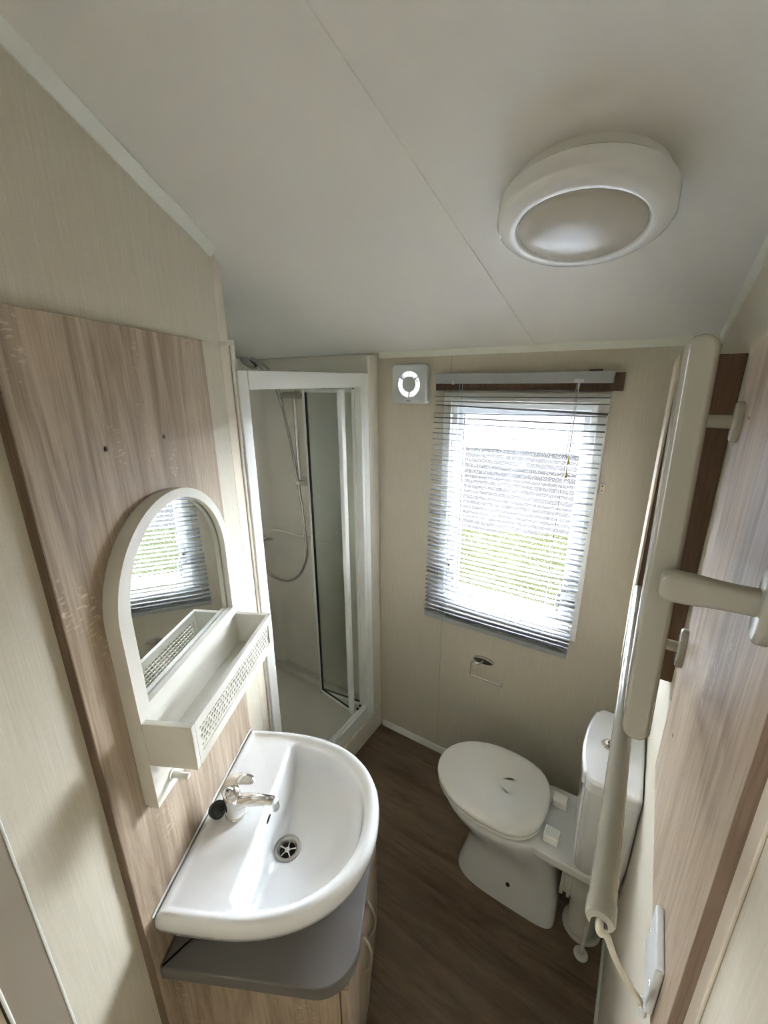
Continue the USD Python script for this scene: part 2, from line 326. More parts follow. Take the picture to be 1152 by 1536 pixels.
bb = thing('baseboard_right', 'low white strip along the foot of the right wall', 'baseboard', (W, .6, 0), kind=S)
obj('skirting', bx(W-.008, W, -.5, D-.009, 0, .040, .002), 'white_frame', bb)
# right wall: cream cover strip beside the near edge of the oak panel
t = thing('trim_5', 'upright cream cover strip beside the near edge of the right oak panel', 'trim', (W, .38, 0), kind=S)
obj('cover_strip', bx(W-.0035, W, .367, .3925, .0, zc(.393), .0012), 'trim_cream', t)
# door casing on the slanting wall, at the lower left of the picture
t = thingL('door_1', 'cream doorway casing at the near end of the slanting wall', 'door casing', 0, .27, 0, kind=S)
obj('casing', bx(0, .012, .281, .343, 0, 2.0, .0015), 'casing_beige', t, ML)
obj('casing_bead', cyl((.0115, .3425, 0), (.0115, .3425, 2.0), .0022, 8), 'white_frame', t, ML, label='white bead along the casing edge')
obj('casing_bead', cyl((.0115, .281, 0), (.0115, .281, 2.0), .0022, 8), 'white_frame', t, ML, label='white bead along the casing edge')
obj('jamb', bx(-.045, .006, .262, .2795, 0, 2.0, .0015), 'trim_cream', t, ML)
obj('header', bx(-.045, .006, -.36, .262, 2.0, 2.0445, .0015), 'trim_cream', t, ML)
hw_ = thingL('wall_hall', 'cream hallway walls beyond the open doorway behind the camera', 'wall', -.6, 0, 0, kind=S)
hall = diff(bx(-1.45, -.047, -1.05, .75, -.04, 2.5), bx(-1.41, -.062, -1.01, .71, -.0, 2.4), bx(-.3, .2, -.36, .262, -.0, 2.0))
obj('wall_panel', hall, 'wall_vinyl', hw_, ML, smooth=False)
obj('wall_panel', slant_wall(W3(0, -.42, 0)[:2], W3(0, .2675, 0)[:2], -.045, z0=2.045), 'wall_vinyl', wl)

# ------------------------------------------------------------------ window
def rframe(x0, x1, z0, z1, wd, y0, y1, ch=.0015):
    """Four mitred bars round a rectangle in the window wall: left, right, bottom, top."""
    o = [(x0, z0), (x1, z0), (x1, z1), (x0, z1)]; i = [(x0+wd, z0+wd), (x1-wd, z0+wd), (x1-wd, z1-wd), (x0+wd, z1-wd)]
    def bar(a, b):
        rings = []
        for y, c in ((y1, 0), (y0+ch, 0), (y0, ch)):
            q = np.array([o[a], o[b], i[b], i[a]]); cen = q.mean(0); s = np.sign(q-cen)*c*(np.array([1, 0]) if abs(q[0, 0]-q[1, 0]) < 1e-9 else np.array([0, 1]))
            q = q-s; rings.append(np.column_stack([q[:, 0], np.full(4, y), q[:, 1]]))
        return loft(rings)
    return [bar(3, 0), bar(1, 2), bar(0, 1), bar(2, 3)]
wi = thing('window_1', 'white framed window with obscured glass behind the venetian blind', 'window', ((wo['x0']+wo['x1'])/2, D, wo['z0']), kind=S)
for b in rframe(-.724, -.1345, .862, 1.792, .032, D-.007, D+.0): obj('casing', b, 'white_frame', wi, smooth=False)
for b in rframe(wo['x0']+.001, wo['x1']-.001, wo['z0']+.001, wo['z1']-.001, .020, D+.018, D+.075): obj('window_frame', b, 'upvc', wi, smooth=False)
for b in rframe(wo['x0']+.019, wo['x1']-.019, wo['z0']+.019, wo['z1']-.019, .024, D+.030, D+.068): obj('sash', b, 'upvc', wi, smooth=False)
obj('sealing_strip', rframe(wo['x0']+.0425, wo['x1']-.0425, wo['z0']+.0425, wo['z1']-.0425, .003, D+.034, D+.046)[0], 'rubber_black', wi, smooth=False)
obj('glass_pane', bx(wo['x0']+.040, wo['x1']-.040, D+.046, D+.050, wo['z0']+.040, wo['z1']-.040), 'obscure_glass', wi)
for sx, z, k in ((-.668, 1.055, 1), (-.196, 1.07, -1)):
    h = obj('latch', cat(bx(sx-.011, sx+.011, D+.010, D+.030, z-.05, z+.05, .004), bx(sx-.008, sx+.008, D-.004, D+.012, z-.012, z+.02, .003)), 'latch_grey', wi, label='grey window latch')
    obj('lever', sweep(spline([(sx, D-.004, z+.01), (sx+k*.016, D-.012, z-.02), (sx+k*.022, D-.012, z-.06), (sx+k*.018, D-.006, z-.10)], 5), [.008]*6+[.0075]*5+[.006]*5, 10), 'latch_grey', (wi, h))
    obj('pivot', cyl((sx, D-.012, z+.004), (sx, D+.0, z+.004), .0085, 16), 'rubber_black', (wi, h), label='black pivot cap of the latch')
t = thing('blind_batten', 'dark brown wooden batten fixed to the wall behind the blind head rail', 'batten', (-.43, D, 1.80))
obj('board', bx(-.757, -.103, D-.016, D-.0005, 1.800, 1.857, .0015), 'oak_dark_and_shaded', t)

# ------------------------------------------------------------------ venetian blind
BX0, BX1, BY = -.742, -.130, 1.548
bl = thing('venetian_blind', 'white aluminium venetian blind with open slats hanging before the window', 'blind', (-.44, BY, .80))
prof = [(-.0125, .0125), (.0125, .0125)]
obj('head_rail', cat(bx(BX0, BX1, BY-.0125, D-.0165, 1.824, 1.861, .002)), 'blind_rail', bl, label='grey steel head rail of the blind')
rs = random.Random(5)
NS = 47; z_top, z_bot = 1.800, .838
shift = lambda z: -.024*max(0., (1.80-z)/.98)**.8
for i in range(NS):
    z = z_top-(z_top-z_bot)*i/(NS-1); sh = shift(z)
    jz, tw, tilt = rs.gauss(0, .0008), rs.gauss(0, .0014), rs.gauss(0, math.radians(2.5))
    if i in (4, 10): tw += .004
    if i == 3: tw -= .010; tilt += .25
    if i in (33, 34): tw += .004
    if i in (35, 39, 41): tilt -= .16
    a, b = BX0+sh+rs.uniform(-.003, .003), BX1+sh+rs.uniform(-.002, .002)
    rings = []
    for u in np.linspace(0, 1, 5):
        x = a+(b-a)*u; sec = []
        for k in range(5): q = -.0125+.025*k/4; sec.append((q, .0016*(1-(q/.0125)**2)))
        for k in range(5): q = .0125-.025*k/4; sec.append((q, .0016*(1-(q/.0125)**2)-.0006))
        c, s = math.cos(tilt*(.4+u*.6)), math.sin(tilt*(.4+u*.6)); dz = tw*(u-.5)*2 + .0012*math.sin(math.pi*u*2+i)*rs.random()
        rings.append([(x, BY+q*c-w*s, z+jz+dz+q*s+w*c) for q, w in sec])
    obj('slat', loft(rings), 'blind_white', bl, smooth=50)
sb = shift(.82)
obj('bottom_rail', bx(BX0+sb, BX1+sb, BY-.0125, BY+.0125, .803, .826, .003), 'blind_rail', bl, label='grey bottom rail of the blind')
for xx in (-.640, -.235):
    for dy in (-.0135, .0135):
        obj('ladder_cord', sweep([(xx, BY+dy, 1.825), (xx+shift(1.3), BY+dy, 1.3), (xx+sb, BY+dy, .815)], .0008, 6), 'cord_grey', bl)
lc = obj('pull_cord', cat(sweep([(-.2275, BY-.015, 1.822), (-.2315, BY-.018, 1.582)], .0011, 6), sweep([(-.2285, BY-.015, 1.822), (-.2325, BY-.018, 1.53)], .0009, 6)), 'cord_grey', bl)
for x, z in ((-.2310, 1.560), (-.2330, 1.513)):
    obj('tassel', move(lathe([(.0010, .028), (.0022, .024), (.0042, .010), (.0062, .001), (.0056, 0)], 14), t=(x, BY-.018, z)), 'tassel_yellow', (bl, lc), label='yellow tassel on the pull cord')
obj('cord_lock', cat(bx(-.243, -.215, BY-.0165, BY-.0120, 1.826, 1.838, .001), cyl((-.228, BY-.0145, 1.826), (-.228, BY-.0145, 1.806), .0035, 10, .0022)), 'latch_grey', bl, label='grey cord lock under the head rail')
obj('tilter', cat(bx(-.204, -.165, BY-.008, BY+.008, 1.860, 1.866, .001)), 'rubber_black', bl, label='dark catch on top of the head rail')
obj('cord_guide', bx(-.672, -.663, BY-.0155, BY-.0115, 1.822, 1.836, .001), 'latch_grey', bl)
t = thing('blind_catch', 'small cream catch with two screw holes on the wall right of the window', 'catch', (-.120, D, 1.478))
cp = obj('plate', bx(-.1275, -.1115, D-.006, D-.0003, 1.462, 1.494, .002), 'trim_cream', t)
for z in (1.486, 1.4695): obj('screw_hole', cyl((-.121, D-.0064, z), (-.121, D-.004, z), .0022, 10), 'hole_black', (t, cp), label='dark screw hole')

# ------------------------------------------------------------------ extractor fan
fn = thing('extractor_fan', 'square pale grey wall fan with a ring of bright slots', 'fan', (FX, D, FZ))
fr = rrect(FX-.080, FX+.080, 1.746, 1.901, .014)
hb = slab(fr, 0, .030, 0, .006); hb.apply_transform(XZ); hb.apply_translation((0, D-.0003, 0))
ring = Point(FX, FZ).buffer(.050, 32).difference(Point(FX, FZ).buffer(.031, 32))
for a in (35, 145, 270): ring = ring.difference(affinity.rotate(sbox(FX+.02, FZ-.003, FX+.07, FZ+.003), a, origin=(FX, FZ)))
cut = [move(move(extr(g, .05), XZ), t=(0, D+.01, 0)) for g in ring.geoms]
hb = diff(hb, *cut)
obj('housing', hb, 'fan_plastic', fn, smooth=30)
bev = 0.0
for z in np.arange(FZ-.0465, FZ+.048, .0118):
    half = math.sqrt(max(.055**2-(z-FZ)**2, 0))
    if half > .012: obj('shutter_blade', move(bx(FX-half, FX+half, D+.05, D+.0515, z-.0075, z+.0052), None), 'louvre_plastic', fn)
obj('duct', move(move(diff(lathe([(.0555, 0), (.0555, .09)], 40), lathe([(.0535, -.01), (.0535, .1)], 40)), XZ), t=(FX, D+.09, FZ)), 'white_plastic', fn)
obj('maker_mark', move(meshkit.text_mesh('Silent', .0055, .0006, True), XZ, (FX-.010, D-.0300, FZ-.068)), 'print_grey', fn, label='small dark maker lettering')

# ------------------------------------------------------------------ toilet roll holder
t = thing('toilet_roll_holder', 'empty bent wire toilet roll holder below the window', 'roll holder', (-.47, D, .60))
pl = slab(superell(-.487, .637, .046, .046, .0165, 40), 0, .012, 0, .005); pl.apply_transform(XZ); pl.apply_translation((0, D-.0003, 0))
obj('back_plate', pl, 'satin_steel', t, label='oval steel back plate')
yy = D-.045
obj('wire_arm', sweep(spline([(-.487, D-.008, .640), (-.492, D-.034, .640), (-.505, yy, .640), (-.522, yy, .640), (-.5305, yy, .632), (-.5305, yy, .60), (-.5305, yy, .578), (-.522, yy, .570), (-.46, yy, .570), (-.392, yy, .570), (-.386, yy, .574), (-.386, yy, .584)], 5), .0032, 8), 'satin_steel', t)

# ------------------------------------------------------------------ ceiling lamp
lx, ly = -.155, .862
MLAMP = np.eye(4); MLAMP[:3, 1] = (0, math.cos(SL), -math.sin(SL)); MLAMP[:3, 2] = (0, math.sin(SL), math.cos(SL)); MLAMP[:3, 3] = (lx, ly, zc(ly))
lp = thing('ceiling_lamp', 'round white bulkhead ceiling lamp, switched off, with a pearl diffuser', 'ceiling lamp', (lx, ly, zc(ly)))
obj('base_plate', lathe([(.121, -.0003), (.121, -.018), (.118, -.022)], 64), 'lamp_body', lp, MLAMP)
obj('rim', lathe([(.112, -.0205), (.131, -.0205), (.1345, -.024), (.1345, -.048), (.132, -.053), (.126, -.058), (.112, -.0615), (.104, -.0615), (.1015, -.0600), (.0995, -.055), (.0, -.052)], 72), 'lamp_rim', lp, MLAMP, smooth=40)
obj('diffuser', lathe([(.0985, -.050)]+[(.0985*math.cos(a), -.055-.022*math.sin(a)) for a in np.linspace(.03, 1.54, 14)], 64), 'lamp_diffuser', lp, MLAMP, smooth=60)

# ------------------------------------------------------------------ shower
tr = thing('shower_tray', 'cream shower tray with a stepped front edge', 'shower tray', (-1.43, 1.2, 0))
obj('tray_body', diff(bx(-1.855, -1.039, .845, D-.001, .0, .128, .006), slab(rrect(-1.80, -1.100, .88, D-.03, .07), .095, .2, .02, 0)), 'acrylic', tr)
obj('drain_cover', move(lathe([(.045, 0), (.045, .004), (.03, .007), (0, .008)], 32), t=(-1.45, 1.02, .0955)), 'chrome', tr)
sl = thing('shower_lining', 'cream moulded wall lining of the shower corner', 'shower lining', (-1.83, 1.2, .13))
outer = rrect(-1.856, -1.052, .805, D-.0008, .0012); inner = rrect(-1.830, -1.0, .860, D-.007, (.02, .09, .06, .02), 10)
LIN = Polygon(outer).difference(Polygon(inner)).difference(sbox(-1.0565, .80, -1.0, 1.53))
lin = extr(LIN, 1.82); lin.apply_translation((0, 0, .1295))
cutter = bx(-2, 0, 0, 3, 0, .5); cutter.apply_transform(RX(-math.degrees(SL))); cutter.apply_translation((0, 0, zc(0)-.006))
obj('lining', diff(lin, cutter), 'acrylic', sl, smooth=30)
obj('moulded_ridge', cat(sweep(spline([(-1.815, 1.5775, .96), (-1.79, 1.5785, 1.012), (-1.70, 1.5785, 1.026), (-1.58, 1.5785, 1.026), (-1.45, 1.5785, 1.026), (-1.38, 1.5785, 1.02), (-1.33, 1.5785, 1.05), (-1.30, 1.5785, 1.10)], 6), .008, 8)), 'acrylic', sl)
obj('front_flange', cat(bx(-1.056, -1.040, 1.517, D-.001, .129, 1.941, .005)), 'acrylic', sl, label='upright cream flange of the lining beside the window wall')
obj('front_flange', bx(-1.056, -1.0485, .8385, .8495, .129, 1.935, .004), 'acrylic', sl, label='upright cream flange with a rounded top beside the slanting wall')
obj('fixing_slot', bx(-1.30, -1.25, D-.0085, D-.0068, 1.868, 1.8725), 'hole_black', sl)
se = thing('shower_enclosure', 'white framed shower enclosure with a folding glass door standing open', 'shower enclosure', (-1.06, 1.18, .129))
obj('side_post', bx(-1.080, -1.043, .850, .886, .133, 1.868, .003), 'white_frame', se)
obj('side_post', cat(bx(-1.080, -1.043, 1.462, 1.518, .133, 1.868, .003), bx(-1.0455, -1.0405, 1.480, 1.512, .14, 1.866, .001)), 'white_frame', se)
obj('header_rail', bx(-1.084, -1.041, .8865, 1.4615, 1.812, 1.8675, .003), 'white_frame', se)
obj('floor_track', cat(bx(-1.082, -1.047, .8865, 1.4615, .1285, .205, .003), bx(-1.066, -1.058, .8865, 1.4615, .205, .217, .002)), 'white_frame', se)
obj('seal', bx(-1.083, -1.0805, 1.455, 1.462, .22, 1.81), 'rubber_black', se, label='dark seal on the right post')
def leaf(p, q, za, zb, name, stile_q=True):
    p, q = np.array(p), np.array(q); L = np.linalg.norm(q-p); d = (q-p)/L
    A = np.eye(4); A[:2, 0] = d; A[:2, 1] = (-d[1], d[0]); A[:2, 3] = p
    return A, L
FO, PO, HI = (-1.334, 1.429), (-1.094, 1.392), (-1.074, 1.462)
za, zb = .205, 1.806
A, L = leaf(HI, FO, za, zb, '')
def door_leaf(A, L, label, post):
    g = obj('door_leaf', cat(bx(.002, .016, -.007, .007, za, zb, .002), bx(L-.014, L-.001, -.007, .007, za, zb, .002), bx(.016, L-.014, -.006, .006, za, za+.016, .002), bx(.016, L-.014, -.006, .006, zb-.014, zb, .002)), 'white_frame', se, A, label=label)
    obj('glass_pane', bx(.017, L-.0178, -.002, .002, za+.0198, zb-.0145), 'shower_glass', (se, g), A)
    obj('gasket', cat(bx(L-.0175, L-.0145, -.0040, .0040, za+.0165, zb-.0145), bx(.017, L-.0175, -.0040, .0040, za+.0165, za+.0195)), 'rubber_black', (se, g), A, label='black glazing gasket')
    if post: obj('closing_post', bx(-.012, .014, -.011, .011, za-.004, zb, .004), 'white_frame', (se, g), A, label='wide white closing post')
door_leaf(A, L, 'folded leaf of the door hinged on the right post', False)
A, L = leaf(PO, FO, za, zb, '')
door_leaf(A, L, 'folded leaf of the door with the closing post', True)
obj('fold_hinge', cyl((FO[0], FO[1], za-.012), (FO[0], FO[1], zb), .0035, 10), 'rubber_black', se, label='black fold hinge')
obj('track_roller', cat(cyl((-1.072, 1.412, .218), (-1.072, 1.412, .224), .006, 10), cyl((-1.074, 1.437, .218), (-1.074, 1.437, .224), .006, 10)), 'rubber_black', se)

# shower riser rail with handset, hose and valve
RXp, RYp = -1.492, 1.535
sr = thing('shower_riser', 'chrome shower riser rail with handset on the shower wall', 'shower riser', (RXp, D, 1.36))
obj('rail', cyl((RXp, RYp, 1.33), (RXp, RYp, 1.885), .0095, 16), 'chrome', sr)
br = lambda z, l=.022: cat(cyl((RXp, D-.0075, z), (RXp, RYp-.012, z), .016, 20), cyl((RXp, RYp, z-l), (RXp, RYp, z+l), .0135, 20))
obj('wall_bracket', br(1.875, .012), 'chrome', sr); obj('wall_bracket', cat(br(1.352), cyl((RXp, RYp-.012, 1.345), (RXp+.055, RYp-.012, 1.35), .014, 18)), 'chrome', sr)
hd = obj('slider', cat(cyl((RXp-.055, RYp-.012, 1.775), (RXp+.045, RYp-.012, 1.775), .0165, 20), cyl((RXp+.018, RYp-.012, 1.775), (RXp+.047, RYp-.012, 1.775), .0185, 20)), 'satin_steel', sr, label='brushed slider clamp')
hs = obj('handset', sweep(spline([(-1.556, 1.517, 1.72), (-1.562, 1.510, 1.765), (-1.575, 1.497, 1.83), (-1.602, 1.475, 1.893), (-1.64, 1.452, 1.925), (-1.662, 1.44, 1.935)], 6), np.interp(np.linspace(0, 1, 31), [0, .2, .7, 1], [.0095, .0115, .0135, .017]), 14), 'chrome_dark', sr, label='chrome shower handset leaning over the header')
MH = np.eye(4); zax = np.array([.42, .32, .85]); zax /= np.linalg.norm(zax); xax = np.cross([0, 1, 0], zax); xax /= np.linalg.norm(xax)
MH[:3, 0], MH[:3, 1], MH[:3, 2], MH[:3, 3] = xax, np.cross(zax, xax), zax, (-1.672, 1.436, 1.925)
obj('spray_head', lathe([(.0, .017), (.02, .015), (.040, .006), (.044, -.004), (.040, -.012), (.033, -.014), (.0, -.014)], 32), 'chrome_dark', (sr, hs), MH)
obj('spray_face', lathe([(.033, -.0143), (.026, -.019), (0, -.0195)], 28), 'satin_steel', (sr, hs), MH, label='grey spray face')
sv = thing('shower_valve', 'chrome shower valve low on the shower wall behind the left post', 'shower valve', (-1.83, 1.50, .98))
obj('valve_body', cat(cyl((-1.8295, 1.50, .985), (-1.795, 1.50, .985), .040, 28, .034), cyl((-1.795, 1.50, .985), (-1.765, 1.50, .985), .024, 24, .02)), 'chrome', sv)
obj('lever', cat(sweep(spline([(-1.775, 1.50, .985), (-1.752, 1.508, .992), (-1.715, 1.515, .996)], 5), [.013]*4+[.010]*4+[.0085]*3, 12)), 'chrome', sv)
obj('outlet', cat(cyl((-1.805, 1.50, .955), (-1.805, 1.50, .905), .012, 16)), 'chrome', sv)
hose = thing('shower_hose', 'flexible grey steel shower hose hanging in a loop beside the riser rail', 'hose', (-1.49, 1.5, .8))
hp = spline([(-1.805, 1.500, .905), (-1.81, 1.502, .84), (-1.775, 1.508, .785), (-1.70, 1.513, .757), (-1.60, 1.516, .768), (-1.52, 1.52, .83), (-1.4655, 1.52, .94), (-1.4625, 1.52, 1.03), (-1.468, 1.521, 1.15), (-1.485, 1.519, 1.32), (-1.499, 1.512, 1.46), (-1.520, 1.508, 1.60), (-1.545, 1.512, 1.70), (-1.556, 1.517, 1.722)], 12)
rr_ = np.where(np.arange(len(hp)) % 2 == 0, .0074, .0066)
obj('hose_tube', sweep(hp, rr_, 10), 'satin_steel', hose)

# ------------------------------------------------------------------ oak panel, mirror cabinet, basin and cabinet on the slanting wall (frame ML: x = out of the wall, y = along it)
t = thingL('oak_panel', 'large weathered oak board on the slanting wall behind the mirror and the basin', 'wall board', 0, .75, 0)
pb = bx(.0004, .016, .4925, 1.0036, .0, 1.927, .001)
holes = [(.643, 1.7275, .0048), (.8035, 1.7285, .0046), (.758, 1.798, .0016)]
pb = diff(pb, *[cyl((.004, s, z), (.03, s, z), r, 16) for s, z, r in holes])
op = obj('board', pb, 'oak', t, ML, smooth=30)
for s, z, r in holes: obj('screw_hole', cyl((.0042, s, z), (.0125, s, z), r*.96, 16), 'hole_black', (t, op), ML, label='dark empty screw hole')
obj('edge_strip', bx(.0002, .0158, .4905, .4926, .0, 1.9265), 'oak_edge', t, ML, label='darker edge strip of the board')

def arch(s0, s1, z0, zs, h, n=40):
    c, r = (s0+s1)/2, (s1-s0)/2
    return [(s0, z0), (s1, z0)]+[(c+r*math.cos(a), zs+h*math.sin(a)) for a in np.linspace(0, math.pi, n)]
N0 = .0162
mc = thingL('mirror_shelf', 'white arched mirror with a lattice fronted tray shelf hanging on the oak board', 'mirror', N0, .758, 1.04)
po = Polygon(arch(.5585, .9575, 1.041, 1.430, .198)); pi_ = Polygon(arch(.5885, .9335, 1.266, 1.434, .174)); pr = pi_.buffer(.004)
mv = lambda m, n: move(move(m, YZ), t=(n, 0, 0))
fr_ = extr(po.difference(pi_), .0215); back_ = extr(po.buffer(-.002), .008)
obj('frame', cat(mv(fr_, N0+.008), mv(back_, N0)), 'mirror_paint', mc, ML, smooth=30)
obj('mirror_pane', mv(extr(pi_.buffer(.0), .003), N0+.0125), 'mirror_glass', mc, ML, smooth=False)
obj('pane_edge', mv(extr(pi_.buffer(-.0002).difference(pi_.buffer(-.0032)), .0012), N0+.0157), 'satin_steel', mc, ML, smooth=False)
zb0, zb1, n0, n1 = 1.146, 1.2425, N0+.0297, .1405
for nm, b in (('tray_side', bx(n0, n1, .5595, .5715, zb0, zb1, .0012)), ('tray_side', bx(n0, n1, .9415, .9535, zb0, zb1, .0012)), ('tray_floor', bx(n0, n1-.010, .5718, .9412, zb0+.002, zb0+.012, .001))):
    obj(nm, b, 'mirror_paint', mc, ML)
ff = Polygon([(.5718, zb0), (.9412, zb0), (.9412, zb1), (.5718, zb1)]).difference(sbox(.583, 1.1665, .930, 1.2215))
tf = obj('tray_front', mv(extr(ff, .009), n1-.009), 'mirror_paint', mc, ML, smooth=30)
lat = sbox(.5825, 1.166, .9305, 1.222)
cells = []
for r in range(5):
    for c in range(29):
        y0 = .5865+c*.0120+(.006 if r % 2 else 0); z0 = 1.1695+r*.0105
        if y0+.0082 < .927: cells.append(sbox(y0, z0, y0+.0088, z0+.0074))
from shapely.ops import unary_union
lat = lat.difference(unary_union(cells))
obj('lattice', mv(extr(lat, .0025), n1-.0065), 'mirror_paint', (mc, tf), ML, smooth=30)
obj('peg', cat(cyl((N0+.0297, .607, 1.071), (.083, .607, 1.071), .0065, 14), cyl((N0+.0297, .607, 1.071), (N0+.033, .607, 1.071), .011, 16)), 'mirror_paint', mc, ML, label='short white towel peg under the tray')

# basin
SC = .757
cD = np.array([.213, .745])
def ray_ring(poly, angs):
    """Where the rays from the drain centre leave a star-shaped outline."""
    g = poly if poly.geom_type == 'Polygon' else max(poly.geoms, key=lambda q: q.area)
    v = np.array(g.exterior.coords)-cD; p, e = v[:-1], v[1:]-v[:-1]; out = []
    for a in angs:
        d = np.array([math.cos(a), math.sin(a)]); den = d[0]*e[:, 1]-d[1]*e[:, 0]; den = np.where(np.abs(den) < 1e-12, 1e-12, den)
        t = (p[:, 0]*e[:, 1]-p[:, 1]*e[:, 0])/den; u = (p[:, 0]*d[1]-p[:, 1]*d[0])/den
        ok = (u >= -1e-9) & (u <= 1+1e-9) & (t > 0); out.append(cD+d*t[ok].max())
    return np.array(out)
hw = .2475
tt = np.linspace(-math.pi/2, math.pi/2, 60)
outl = [(.0165, SC-hw+.003), (.06, SC-hw)]+[(.125+.3245*math.copysign(abs(math.cos(a))**(2/2.25), math.cos(a)), SC+hw*math.copysign(abs(math.sin(a))**(2/2.25), math.sin(a))) for a in tt]+[(.06, SC+hw), (.0165, SC+hw-.003)]
OUT = Polygon(outl).buffer(-.006).buffer(.006, 8)
bw = .2115
bowl = [(.160, SC-bw+.022), (.176, SC-bw+.006)]+[(.150+.2640*math.copysign(abs(math.cos(a))**(2/2.2), math.cos(a)), SC+bw*math.copysign(abs(math.sin(a))**(2/2.2), math.sin(a))) for a in tt if abs(a) < 1.50]+[(.176, SC+bw-.006), (.160, SC+bw-.022)]
BOWL = Polygon(bowl).buffer(-.01).buffer(.01, 8)
base_a = np.linspace(-math.pi, math.pi, 176, endpoint=False)
cor = [math.atan2(y-cD[1], x-cD[0]) for x, y in ((.0165, SC-hw), (.0165, SC+hw), (.16, SC-bw+.02), (.16, SC+bw-.02))]
angs = np.sort(np.concatenate([base_a, [c+k for c in cor for k in (-.02, -.01, -.004, .004, .01, .02)]]))
O = lambda d: ray_ring(OUT.buffer(-d, 12), angs) if d else ray_ring(OUT, angs)
Bw = lambda d: ray_ring(BOWL.buffer(-d, 12), angs)
circ = lambda r: np.column_stack([cD[0]+r*np.cos(angs), cD[1]+r*np.sin(angs)])
mixr = lambda k: k*Bw(.016)+(1-k)*circ(.036)
clampn = lambda ring: np.column_stack([np.maximum(ring[:, 0], .0165), ring[:, 1]])
def deck(ring, z, k=0.0): return np.column_stack([ring, np.full(len(ring), z)-k*np.clip((ring[:, 0]-.05)/.4, 0, 1)])
rings = [r3(clampn(O(.075)), .662), r3(clampn(O(.050)), .71), r3(clampn(O(.016)), .738), r3(clampn(O(.004)), .752), r3(O(0), .772), r3(O(.0015), .788), r3(O(.006), .798), r3(O(.013), .8025), r3(O(.022), .8005), r3(O(.029), .796)]
wide = ray_ring(BOWL.buffer(.007, 12).intersection(OUT.buffer(-.0292)), angs); lip = ray_ring(BOWL.buffer(.002, 12).intersection(OUT.buffer(-.0305)), angs)
rings += [r3(wide, .7945), r3(lip, .7925), r3(Bw(.0025), .788), r3(Bw(.005), .778), r3(Bw(.0075), .762), r3(Bw(.0105), .745), r3(Bw(.0145), .730), r3(mixr(.96), .718), r3(mixr(.89), .709), r3(mixr(.79), .702), r3(mixr(.66), .6965), r3(mixr(.48), .6915), r3(mixr(.30), .688), r3(mixr(.13), .685), r3(circ(.036), .683), r3(circ(.030), .681), r3(circ(.026), .672)]
bs = thingL('wash_basin', 'white D-shaped ceramic wash basin against the oak board', 'basin', .0165, SC, .662)
bb_ = loft(rings, True, True)
obj('bowl', bb_, 'ceramic', bs, ML, smooth=50)
obj('sealant', cat(bx(.0161, .0195, SC-hw+.004, SC+hw-.004, .795, .8015, .001)), 'white_frame', bs, ML)
MD = ML @ trimesh.transformations.translation_matrix((cD[0], cD[1], .683))
dr = obj('drain', lathe([(.0265, -.010), (.0325, .0006), (.0335, .0022), (.031, .0036), (.026, .0030), (.0225, -.001), (.0215, -.008), (.0, -.0085)], 44), 'satin_steel', bs, MD, smooth=40, label='steel drain ring')
obj('drain_well', lathe([(.0205, -.0080), (.0205, -.0076), (0, -.0076)], 30), 'hole_black', (bs, dr), MD)
star = [cyl((0, 0, -.0058), (.021*math.cos(a), .021*math.sin(a), -.0055), .0023, 8) for a in np.linspace(.3, .3+2*math.pi, 5, endpoint=False)]
obj('drain_star', cat(lathe([(.0070, -.0072), (.0070, -.0045), (.0035, -.0045), (.0035, -.0072)], 20), *star), 'chrome', (bs, dr), MD, label='five armed grating of the drain')
ov = slab(superell(0, 0, .0125, .0125, .0052, 30), 0, .004, 0, .001)
obj('overflow_hole', move(ov, YZ, (.1640, .754, .767)), 'hole_black', bs, ML, label='dark oval overflow opening')
# tap
tn, ts, tz = .091, .739, .7985
tap = thingL('basin_tap', 'chrome single lever mixer tap on the back of the basin', 'tap', tn, ts, tz)
obj('base_ring', lathe([(.0255, 0), (.026, .003), (.0245, .006), (0, .006)], 36), 'chrome', tap, ML @ trimesh.transformations.translation_matrix((tn, ts, tz)))
obj('body', sweep([(tn, ts, tz+.005), (tn-.0005, ts, tz+.02), (tn-.002, ts, tz+.036), (tn-.004, ts, tz+.05), (tn-.005, ts, tz+.062), (tn-.005, ts, tz+.070), (tn-.005, ts, tz+.075)], [.0238, .0232, .0228, .0225, .0205, .0150, .004], 36), 'chrome', tap, ML)
sp = spline([(tn+.002, ts, tz+.036), (tn+.03, ts, tz+.046), (tn+.07, ts, tz+.052), (tn+.102, ts, tz+.050)], 7)
obj('spout', cat(sweep(sp, np.interp(np.linspace(0, 1, len(sp)), [0, .25, .7, 1], [.021, .0165, .0128, .0125]), 24), cyl((tn+.101, ts, tz+.054), (tn+.104, ts, tz+.030), .0128, 24, .0115)), 'chrome', tap, ML)
lv = spline([(tn-.012, ts, tz+.060), (tn-.016, ts, tz+.082), (tn-.006, ts, tz+.102), (tn+.020, ts, tz+.114), (tn+.046, ts, tz+.114), (tn+.058, ts, tz+.110)], 7)
sec = np.array([(1.0*math.cos(a), .42*math.sin(a)) for a in np.linspace(0, 2*math.pi, 20, endpoint=False)])
obj('lever', sweep(lv, np.interp(np.linspace(0, 1, len(lv)), [0, .2, .6, .9, 1], [.017, .020, .0165, .0115, .007]), cap=True, sec=sec), 'chrome', tap, ML)
obj('cartridge_cap', cat(lathe([(.0175, 0), (.0180, .010), (.0120, .016), (0, .017)], 28)), 'chrome', tap, ML @ trimesh.transformations.translation_matrix((tn-.004, ts, tz+.064)))
pg = thingL('basin_plug', 'black rubber plug parked behind the tap', 'plug', .045, .724, .80)
MP = ML @ trimesh.transformations.translation_matrix((.050, .7235, .823)) @ RY(58) @ RX(16)
